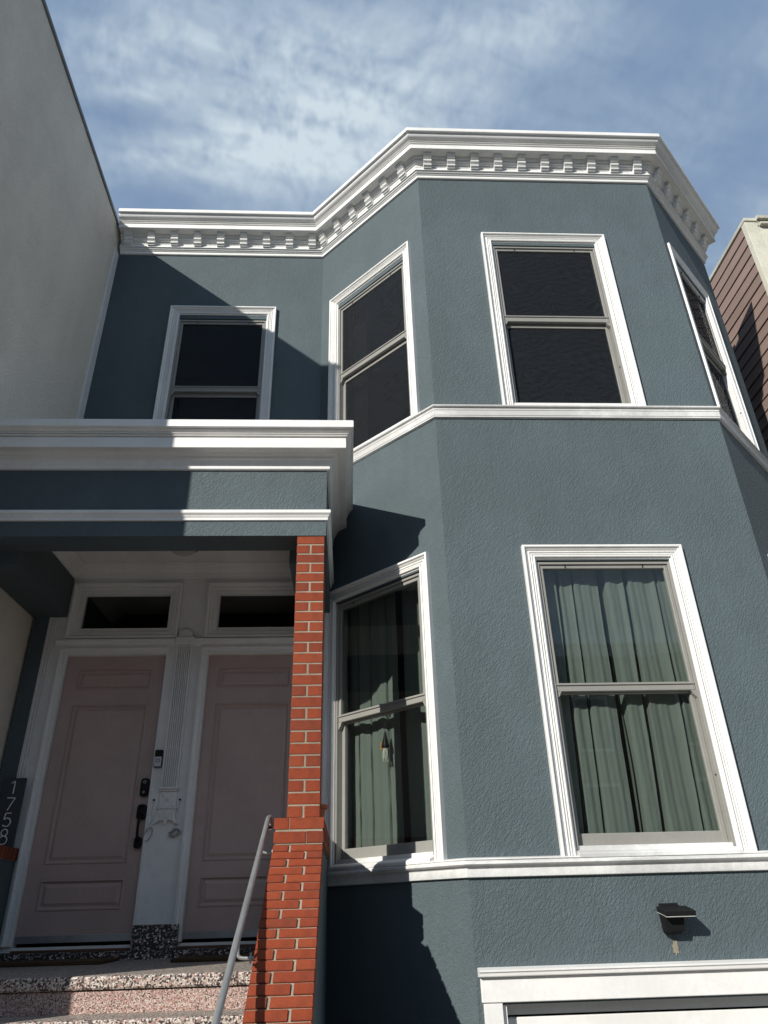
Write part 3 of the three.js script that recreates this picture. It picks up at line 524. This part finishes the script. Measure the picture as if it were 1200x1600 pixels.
// side wall of the stairs with brick coping (right); low wall on the left
function sideWall(x0, x1, label, full) {
  const t = thing('stair_side_wall', label, 'stair wall', V((x0 + x1) / 2, 0, -4.5), 'side walls of the front stairs');
  const yC = 0.512 + E, zc = -4.738, sl = 0.752, s0 = V(0, 0.360 + E, -4.692), len = 2.3, ang = Math.atan(sl), dir = V(0, -Math.sin(ang), Math.cos(ang)), up = V(0, Math.cos(ang), Math.sin(ang));
  const q = new THREE.Quaternion().setFromRotationMatrix(new THREE.Matrix4().makeBasis(V(1, 0, 0), up, dir.clone()));
  const ix0 = x0 + 0.008, ix1 = x1 - 0.008;
  if (full) {
    // stucco body under the coping
    const L = len, e = s0.clone().addScaledVector(dir, L);
    const prof = new THREE.Shape([[6.17, 0], [6.17, 0.34 + E], [4.72, 0.34 + E], [-s0.z + 0.02, s0.y - 0.085], [-e.z, e.y - 0.075], [-e.z, 0]].map(([a, b]) => new THREE.Vector2(a, b)));
    mesh('stucco_body', fin(new THREE.ExtrudeGeometry(prof, { depth: ix1 - ix0, bevelEnabled: false }).rotateY(Math.PI / 2).translate(ix0, 0, 0)), M.stucco, t);
    mesh('mortar', join([box(x0 + 0.005, x1 - 0.005, 0.36 + E, yC - 0.005, -6.17, zc - 0.005), fin(new THREE.BoxGeometry(x1 - x0 - 0.012, 0.086, L).applyQuaternion(q).translate((x0 + x1) / 2, 0, 0).translate(0, s0.y, s0.z).translate(0, dir.y * L / 2 - up.y * 0.052, dir.z * L / 2 - up.z * 0.052))]), M.mortar, t);
    const W = x1 - x0, hd = 0.092, st = W - hd - 0.012, pitch = 0.0697, rows = Math.floor(L / pitch);
    for (let i = 0; i < rows; i++) {
      const c = s0.clone().addScaledVector(dir, (i + 0.5) * pitch).addScaledVector(up, -0.045 + (rb() - 0.5) * 0.003), fl = i % 2;
      const j = (rb() - 0.5) * 0.004, a = fl ? st : hd, b = fl ? hd : st;
      brick(t, a, 0.09, pitch - 0.0085, c.clone().setX(x0 + a / 2 + j * 0.3), q);
      brick(t, b, 0.09, pitch - 0.0085, c.clone().setX(x1 - b / 2 + j * 0.3), q);
    }
    const cw = 0.008;                                            // two level courses under the column, running back to the house
    for (let r = 0; r < 2; r++) for (let k = 0; k < 14; k++) {
      const y = 0.362 + E + 0.0375 + r * 0.0765, z = zc - 0.048 - k * 0.1055, fl = (r + k) % 2 === 0, a = fl ? 0.20 - cw : 0.09, b = W - a - 0.011 + cw * 2;
      if (z < -6.12) continue;
      brick(t, a, 0.066, 0.0965, V(x0 - cw / 2 + a / 2, y, z)); brick(t, b, 0.066, 0.0965, V(x1 + cw / 2 - b / 2, y, z));
    }
  } else {
    mesh('stucco_body', box(x0 - 0.0, x1 - 0.012, 0, 0.40 + E, -6.215, -4.75), M.stucco, t);
    mesh('mortar', box(x0, x1 - 0.004, 0.40 + E, 0.487 + E, -6.214, -4.75), M.mortar, t);
    for (let k = 0; k < 21; k++) brick(t, x1 - x0, 0.086, 0.058, V((x0 + x1) / 2 + (rb() - 0.5) * 0.003, 0.4465 + E, -6.18 - 0.0005 + k * 0.068));
  }
  return t;
}
sideWall(-0.4475, -0.155, 'sloping stair side wall capped with orange-red brick, below the brick column', true);
sideWall(-2.81, -2.53, 'low stair side wall with brick cap at left edge, under the house number', false);

// ------------------------------------------------------------------ the neighbours
const left = thing('grey_stucco_building', 'tall plain pale grey stucco building wall on the left', 'building', V(-6, 0, -10));
mesh('wall', box(-14, -2.824, 0, 7.42 + E, -20, -2.97), M.greyStucco, left);
mesh('coping', cb(-14, -2.805, 7.42 + E, 7.468 + E, -20.02, -2.95, 0.004), M.flashing, left);
mesh('flashing', cb(-2.8235, -2.800, 3.4 + E, 7.09 + E, -6.319, -6.19, 0.004), M.white, left);

const right = thing('brown_clapboard_building', 'brown board-clad building with cream front seen past the bay at right', 'building', V(8, 0, -8));
{
  const x = 5.4, zf = -6.469, y1 = 8.077 + E, p = 0.1703, rr = rng(9);
  mesh('wall', box(x + 0.03, 13, 0, 8.15 + E, -18, zf - 0.02), M.cream, right);
  const bs = new THREE.Shape([[0, 0], [-0.024, 0.004], [-0.012, p - 0.012], [0.03, p - 0.012], [0.03, 0]].map(([a, b]) => new THREE.Vector2(a, b)));
  const bg = fin(new THREE.ExtrudeGeometry(bs, { depth: -zf > 0 ? 18 + zf - 0.065 : 1, bevelEnabled: false }));
  for (let k = 0; k < 56; k++) { const m = mesh('siding_board', bg, M.boards[Math.floor(rr() * 4)], right, true); m.position.set(x + 0.004 * (rr() - 0.5), y1 - (k + 1) * p, -18).sub(right.position); }
  mesh('backing', box(x + 0.012, x + 0.034, 0, 8.1 + E, -18, zf - 0.05), M.blackMatte, right);
  mesh('corner_board', cb(x - 0.036, x + 0.14, 0, 8.066 + E, zf - 0.06, zf + 0.025, 0.004), M.cream, right);
  mesh('front_wall', box(x + 0.14, 13, 0, 8.11 + E, zf - 0.04, zf), M.cream, right);
  mesh('frieze_board', cb(x + 0.145, 13, 8.02 + E, 8.11 + E, zf, zf + 0.014, 0.003), M.cream, right);
  mesh('ledge', sweep([[x + 0.17, zf], [13, zf]], rel([[0, 8.003], [0.058, 8.009], [0.064, 8.026], [0.058, 8.043], [0, 8.049]]), plan), M.cream, right);
  mesh('coping', cb(x - 0.032, x + 0.15, 8.083 + E, 8.14 + E, -18, zf + 0.034, 0.004), M.cream, right);
  mesh('coping', cb(x + 0.1505, 13, 8.114 + E, 8.175 + E, -18, zf + 0.058, 0.004), M.cream, right);
}

// the row across the street, behind the camera: it shuts off the low sky and shows in the window panes
{
  const cols = [['pale yellow', 0.42, 0.36, 0.22], ['sage green', 0.22, 0.26, 0.19], ['off white', 0.5, 0.49, 0.46], ['salmon pink', 0.42, 0.25, 0.2], ['slate blue', 0.14, 0.18, 0.24], ['tan brown', 0.32, 0.25, 0.18], ['light grey', 0.38, 0.38, 0.37], ['brick red', 0.28, 0.1, 0.07]];
  cols.forEach(([c, ...rgb], i) => {
    const w = 7.6, x0 = -30 + i * w, x1 = x0 + w - 0.05, z = 18, h = 10.3 + [0, 0.5, -0.4, 0.3, -0.2, 0.6, 0, 0.4][i], wall = std(...rgb, { map: wallTint, bumpMap: fineBump, bumpScale: 0.003, roughness: 0.9 });
    const t = thing('opposite_house', `${c} flat-roofed row house across the street, mirrored in the window panes`, 'house', V((x0 + x1) / 2, 0, z), 'row houses across the street');
    const bx = x0 + 3.9, by = x1 - 0.5;
    mesh('wall', box(x0, x1, 0, h, z, z + 11), wall, t);
    mesh('bay', fin(new THREE.ExtrudeGeometry(new THREE.Shape([[bx, z], [bx + 0.7, z - 0.9], [by - 0.7, z - 0.9], [by, z]].map(([a, b]) => new THREE.Vector2(a, b))), { depth: h - 3.4, bevelEnabled: false }).rotateX(Math.PI / 2).translate(0, h - 0.5, 0)), wall, t);
    mesh('cornice', cb(x0 + 0.05, x1 - 0.05, h - 0.45, h + 0.12, z - 0.35, z - 0.001, 0.03), M.white, t);
    for (const y of [3.6, 6.9]) for (const [a, b, q] of [[x0 + 1.0, x0 + 2.2, 0.001], [bx + 0.95, by - 0.95, 0.901]]) {
      const f = mesh('window', ringGeo(a - 0.12, b + 0.12, y - 0.12, y + 2.02, 0.12, 0.12, 0.12, 0.12, -0.06, 0).translate(0, 0, z - q), M.white, t);
      const pane = mesh('pane', box(a, b, y, y + 1.9, z - q - 0.03, z - q - 0.005), M.slate, f, true);
    }
    mesh('door', cb(x0 + 1.0, x0 + 2.0, 0.9, 3.0, z - 0.05, z - 0.001, 0.01), M.oak, t);
    mesh('garage_door', cb(bx + 0.2, by - 0.2, 0.02, 2.2, z - 0.04, z - 0.001, 0.01), M.whiteWorn, t);
    mesh('steps', join([0, 1, 2, 3].map((k) => box(x0 + 0.8, x0 + 2.2, 0, 0.88 - k * 0.2, z - 0.3 - k * 0.28, z - 0.02 - k * 0.28))), M.concrete, t);
  });
  structure('pavement_001', box(-60, 60, -0.3, 0, 11.8, 18.0), M.concrete);
}

// ------------------------------------------------------------------ things on and around the house
{ // handrail
  const x = -0.512, t = thing('handrail', 'galvanised pipe handrail sloping beside the brick stair wall', 'handrail', V(x, 0, -4));
  const a = V(-0.511, 0.526 + E, -4.959), b = V(-0.511, -0.359 + E, -3.389), d = b.clone().sub(a).normalize(), far = b.clone().addScaledVector(d, 1.6);
  mesh('rail', tube([a.clone().addScaledVector(d, 0.02), a.clone().lerp(far, 0.2), a.clone().lerp(far, 0.4), a.clone().lerp(far, 0.6), a.clone().lerp(far, 0.8), far], 0.0162, 60, 16), M.galv, t);
  mesh('rail_end', tube([a.clone().addScaledVector(d, 0.03), a.clone().addScaledVector(d, -0.012), a.clone().add(V(0.008, 0.012, -0.025)), a.clone().add(V(0.014, -0.008, -0.048)), a.clone().add(V(0.012, -0.034, -0.05)), a.clone().add(V(0.008, -0.046, -0.036))], 0.0157, 40, 14), M.galv, t);
  for (const w of [V(-0.4475, 0.315 + E, -4.717), V(-0.4475, -0.174 + E, -3.905), V(-0.4475, -0.85 + E, -3.0)]) {
    const k = (w.z - a.z) / d.z, p = a.clone().addScaledVector(d, k);
    mesh('bracket', tube([p.clone().add(V(0, -0.01, 0)), V(p.x, w.y + 0.03, w.z), V(p.x + 0.006, w.y + 0.006, w.z), V(p.x + 0.03, w.y, w.z), w.clone().add(V(0.01, 0, 0))], 0.0078, 50, 8), M.galv, t);
    mesh('bracket_plate', fin(new THREE.CylinderGeometry(0.021, 0.023, 0.006, 20).rotateZ(Math.PI / 2).translate(w.x - 0.004, w.y, w.z), 0.6), M.galv, t);
  }
}
{ // wall lamp
  const t = thing('wall_lamp', 'black wall lamp with flat slab top on the blue wall above the garage', 'wall lamp', V(2.05, -0.1 + E, zF));
  mesh('backplate', cb(1.983, 2.103, -0.165 + E, 0.000 + E, zF - 0.001, zF + 0.022, 0.003), M.blackMatte, t);
  const tilt = (g) => g.rotateX(0.19).translate(0, -0.016 + E, zF + 0.0225);
  mesh('slab', tilt(cb(1.958, 2.150, -0.030, 0, 0.001, 0.145, 0.003)), M.blackMatte, t);
  mesh('diffuser', tilt(cb(1.961, 2.147, -0.0355, -0.0305, 0.004, 0.143, 0.0015)), M.diffuser, t);
  const P = []; for (const [x0, x1, y, z] of [[1.968, 2.094, -0.058, 0.112], [1.974, 2.086, -0.152, 0.085]]) for (const x of [x0, x1]) for (const zz of [0.0225, z]) P.push(V(x, y + E, zF + zz));
  P.push(V(1.985, -0.172 + E, zF + 0.024), V(2.085, -0.172 + E, zF + 0.024));
  mesh('body', fin(new ConvexGeometry(P)), M.blackMatte, t);
}
{ // house number
  const t = thing('house_number', 'dark plaque with pale digits 1758 standing by the left door', 'house number', V(-2.63, 0.49 + E, -6.12));
  const ax = -2.715, bx = -2.545;
  mesh('plaque', cb(ax, bx, 0.492 + E, 0.99 + E, -6.14, -6.12, 0.003), M.slate, t);
  const z = -6.117, R = 0.0042, L = (n, p, c = false) => mesh('digit', Array.isArray(p[0]) ? join(p.map((q) => tube(q, R, 40, 8, c))) : tube(p, R, 40, 8, c), M.digit, t), cx = -2.628;
  const P = (x, y) => V(cx + x, y + E, z);
  L('1', [[P(-0.020, 0.952), P(-0.004, 0.962), P(0.004, 0.965)], [P(0.004, 0.965), P(0.004, 0.92), P(0.004, 0.872)]]);
  L('7', [[P(-0.032, 0.842), P(0, 0.842), P(0.030, 0.842)], [P(0.030, 0.842), P(0.008, 0.80), P(-0.014, 0.752)]]);
  L('5', [[P(0.026, 0.732), P(0.005, 0.732), P(-0.018, 0.732)], [P(-0.018, 0.732), P(-0.021, 0.71), P(-0.024, 0.688)], [P(-0.024, 0.688), P(-0.004, 0.697), P(0.018, 0.691), P(0.030, 0.668), P(0.018, 0.643), P(-0.006, 0.638), P(-0.026, 0.647)]]);
  const circ = (y, r) => fin(new THREE.TorusGeometry(r, R, 8, 36).translate(cx, y + E, z), 0.9);
  mesh('digit', join([circ(0.594, 0.0235), circ(0.541, 0.0295)]), M.digit, t);
}
{ // doorbell
  const t = thing('doorbell', 'black and silver video doorbell on the white post between the doors', 'doorbell', V(-1.554, 1.13 + E, zD));
  mesh('housing', cb(-1.586, -1.523, 1.066 + E, 1.203 + E, zD + 0.0005, zD + 0.026, 0.005), M.black, t);
  mesh('face', cb(-1.582, -1.527, 1.071 + E, 1.148 + E, zD + 0.0262, zD + 0.029, 0.001), M.silver, t);
  mesh('button', fin(new THREE.TorusGeometry(0.0135, 0.0022, 10, 28).translate(-1.5545, 1.117 + E, zD + 0.029), 0.9), M.black, t);
}
{ // ornaments hanging from the two nails
  const t = thing('hanging_loop', 'oval wire loop hanging on a string from the left nail of the pilaster', 'ornament', V(-1.56, 0.57 + E, zD + 0.02));
  mesh('string', tube([V(-1.553, 0.815 + E, zD + 0.014), V(-1.556, 0.76 + E, zD + 0.012), V(-1.562, 0.715 + E, zD + 0.014), V(-1.548, 0.69 + E, zD + 0.012), V(-1.558, 0.655 + E, zD + 0.012), V(-1.560, 0.618 + E, zD + 0.012)], 0.0022, 50, 6), M.rope, t);
  const loop = []; for (let i = 0; i < 16; i++) { const a = i / 16 * 6.283, x = Math.cos(a) * 0.026, y = Math.sin(a) * 0.052, c = Math.cos(-0.42), s = Math.sin(-0.42); loop.push(V(-1.566 + x * c - y * s, 0.568 + E + x * s + y * c, zD + 0.014 + 0.006 * Math.sin(a))); }
  mesh('loop', tube(loop, 0.0038, 80, 8, true), M.shell, t);
  mesh('knot', tube([V(-1.580, 0.604 + E, zD + 0.015), V(-1.565, 0.610 + E, zD + 0.018), V(-1.552, 0.602 + E, zD + 0.018), V(-1.545, 0.590 + E, zD + 0.015)], 0.003, 30, 8), M.rope, t);
  const u = thing('hanging_knot', 'small wicker knot hanging on a string from the right nail of the pilaster', 'ornament', V(-1.365, 0.57 + E, zD + 0.02));
  mesh('string', tube([V(-1.349, 0.815 + E, zD + 0.014), V(-1.352, 0.75 + E, zD + 0.012), V(-1.358, 0.68 + E, zD + 0.012), V(-1.372, 0.6 + E, zD + 0.014)], 0.0022, 50, 6), M.rope, u);
  const k = []; for (let i = 0; i < 60; i++) { const a = i / 60 * 6.283; k.push(V(-1.363 + 0.044 * Math.cos(2 * a) * (0.8 + 0.2 * Math.cos(5 * a)), 0.572 + E + 0.024 * Math.sin(2 * a + 0.4) + 0.006 * Math.sin(5 * a), zD + 0.022 + 0.012 * Math.sin(5 * a))); }
  mesh('knot', tube(k, 0.0042, 160, 8, true), M.shell, u);
}
{ // porch ceiling lamp
  const t = thing('ceiling_lamp', 'round flush ceiling lamp on the porch ceiling, unlit', 'ceiling lamp', V(-1.460, 2.87 + E, -5.789));
  mesh('rim', lathe([[0.0, 0], [0.13, 0], [0.135, -0.006], [0.135, -0.022], [0.125, -0.028], [0.118, -0.026]]).translate(0, -0.0005, 0), M.blackMatte, t, true);
  mesh('dome', lathe([[0.119, -0.024], [0.114, -0.042], [0.095, -0.062], [0.06, -0.076], [0.02, -0.081], [0, -0.0815]]), M.diffuser, t, true);
}
{ // doormats
  for (const [a, b, z, l] of [[-2.42, -1.63, -5.66, 'brown coir doormat in front of the left pink door'], [-1.17, -0.52, -5.60, 'brown coir doormat in front of the right pink door']]) {
    const t = thing('doormat', l, 'doormat', V((a + b) / 2, LY, -5.86), 'doormats at the two front doors');
    mesh('mat', cb(a, b, LY + 0.001, LY + 0.019, -6.10, z, 0.006), M.coir, t);
    mesh('edging', sweep([[a, -6.10], [a, z], [b, z], [b, -6.10]].reverse(), [[-0.001, LY + 0.001], [0.008, LY + 0.002], [0.009, LY + 0.014], [-0.001, LY + 0.02]], plan, { flip: true }), M.oak, t);
  }
}
{ // flower pot behind the column
  const t = thing('flower_pot', 'small terracotta flower pot on the brick ledge behind the column', 'flower pot', V(-0.222, 0.516 + E, -5.17));
  mesh('pot', lathe([[0, 0], [0.046, 0], [0.050, 0.004], [0.066, 0.085], [0.078, 0.087], [0.081, 0.090], [0.083, 0.108], [0.080, 0.112], [0.073, 0.112], [0.069, 0.09], [0.064, 0.08]]), M.terracotta, t, true);
  mesh('soil', lathe([[0, 0.092], [0.04, 0.09], [0.068, 0.087]]), M.soil, t, true);
}
{ // ornament inside the slanted window
  const p = onFace(FL, 0.735, 1.19 + E, -0.125), t = thing('window_ornament', 'small dark tasselled charm hanging inside the slanted window by the column', 'ornament', p); t.rotation.y = FL.turn;
  mesh('cord', tube([V(-0.01, 0.2, 0), V(-0.002, 0.12, 0), V(0, 0.05, 0)], 0.0025, 20, 6), M.black, t, true);
  mesh('charm', lathe([[0, 0.06], [0.008, 0.058], [0.012, 0.03], [0.024, -0.02], [0.032, -0.05], [0.03, -0.06], [0, -0.062]], 24), M.black, t, true);
  mesh('tag', cb(-0.058, -0.034, -0.075, -0.015, -0.004, 0.002, 0.002), std(0.35, 0.16, 0.05), t, true);
  mesh('tassel', join(Array.from({ length: 12 }, (_, i) => { const a = i / 12 * 6.283; return tube([V(0.012 * Math.cos(a), -0.06, 0.012 * Math.sin(a)), V(0.02 * Math.cos(a), -0.1, 0.02 * Math.sin(a)), V(0.022 * Math.cos(a + 0.4), -0.15 - 0.02 * Math.sin(i * 3), 0.022 * Math.sin(a + 0.4))], 0.0035, 10, 5); })), M.rope, t, true);
  mesh('hook', fin(new THREE.TorusGeometry(0.02, 0.006, 8, 20).translate(-0.02, 0.26, 0.02), 0.9), M.black, t, true);
}
{ // coloured cloth behind the screen of the front upper window
  const p = onFace(FF, 0.70, 4.07 + E, -0.072), t = thing('folded_cloth', 'teal cloth with red edge on the sill behind the front upper screen', 'cloth', p);
  const c = (o, m, n, h) => { const g = new THREE.PlaneGeometry(0.24, h, 24, 4), q = g.attributes.position; for (let i = 0; i < q.count; i++) { const x = q.getX(i); q.setXYZ(i, x, q.getY(i) * (1 - Math.abs(x) * 2) + 0.03 - x * 0.10 + o, -0.02 + 0.006 * Math.sin(x * 60)); } mesh(n, fin(g, 1), m, t, true); };
  c(0, M.teal, 'cloth', 0.05); c(0.034, M.red, 'edge', 0.008);
}

renderer.render(scene, camera);
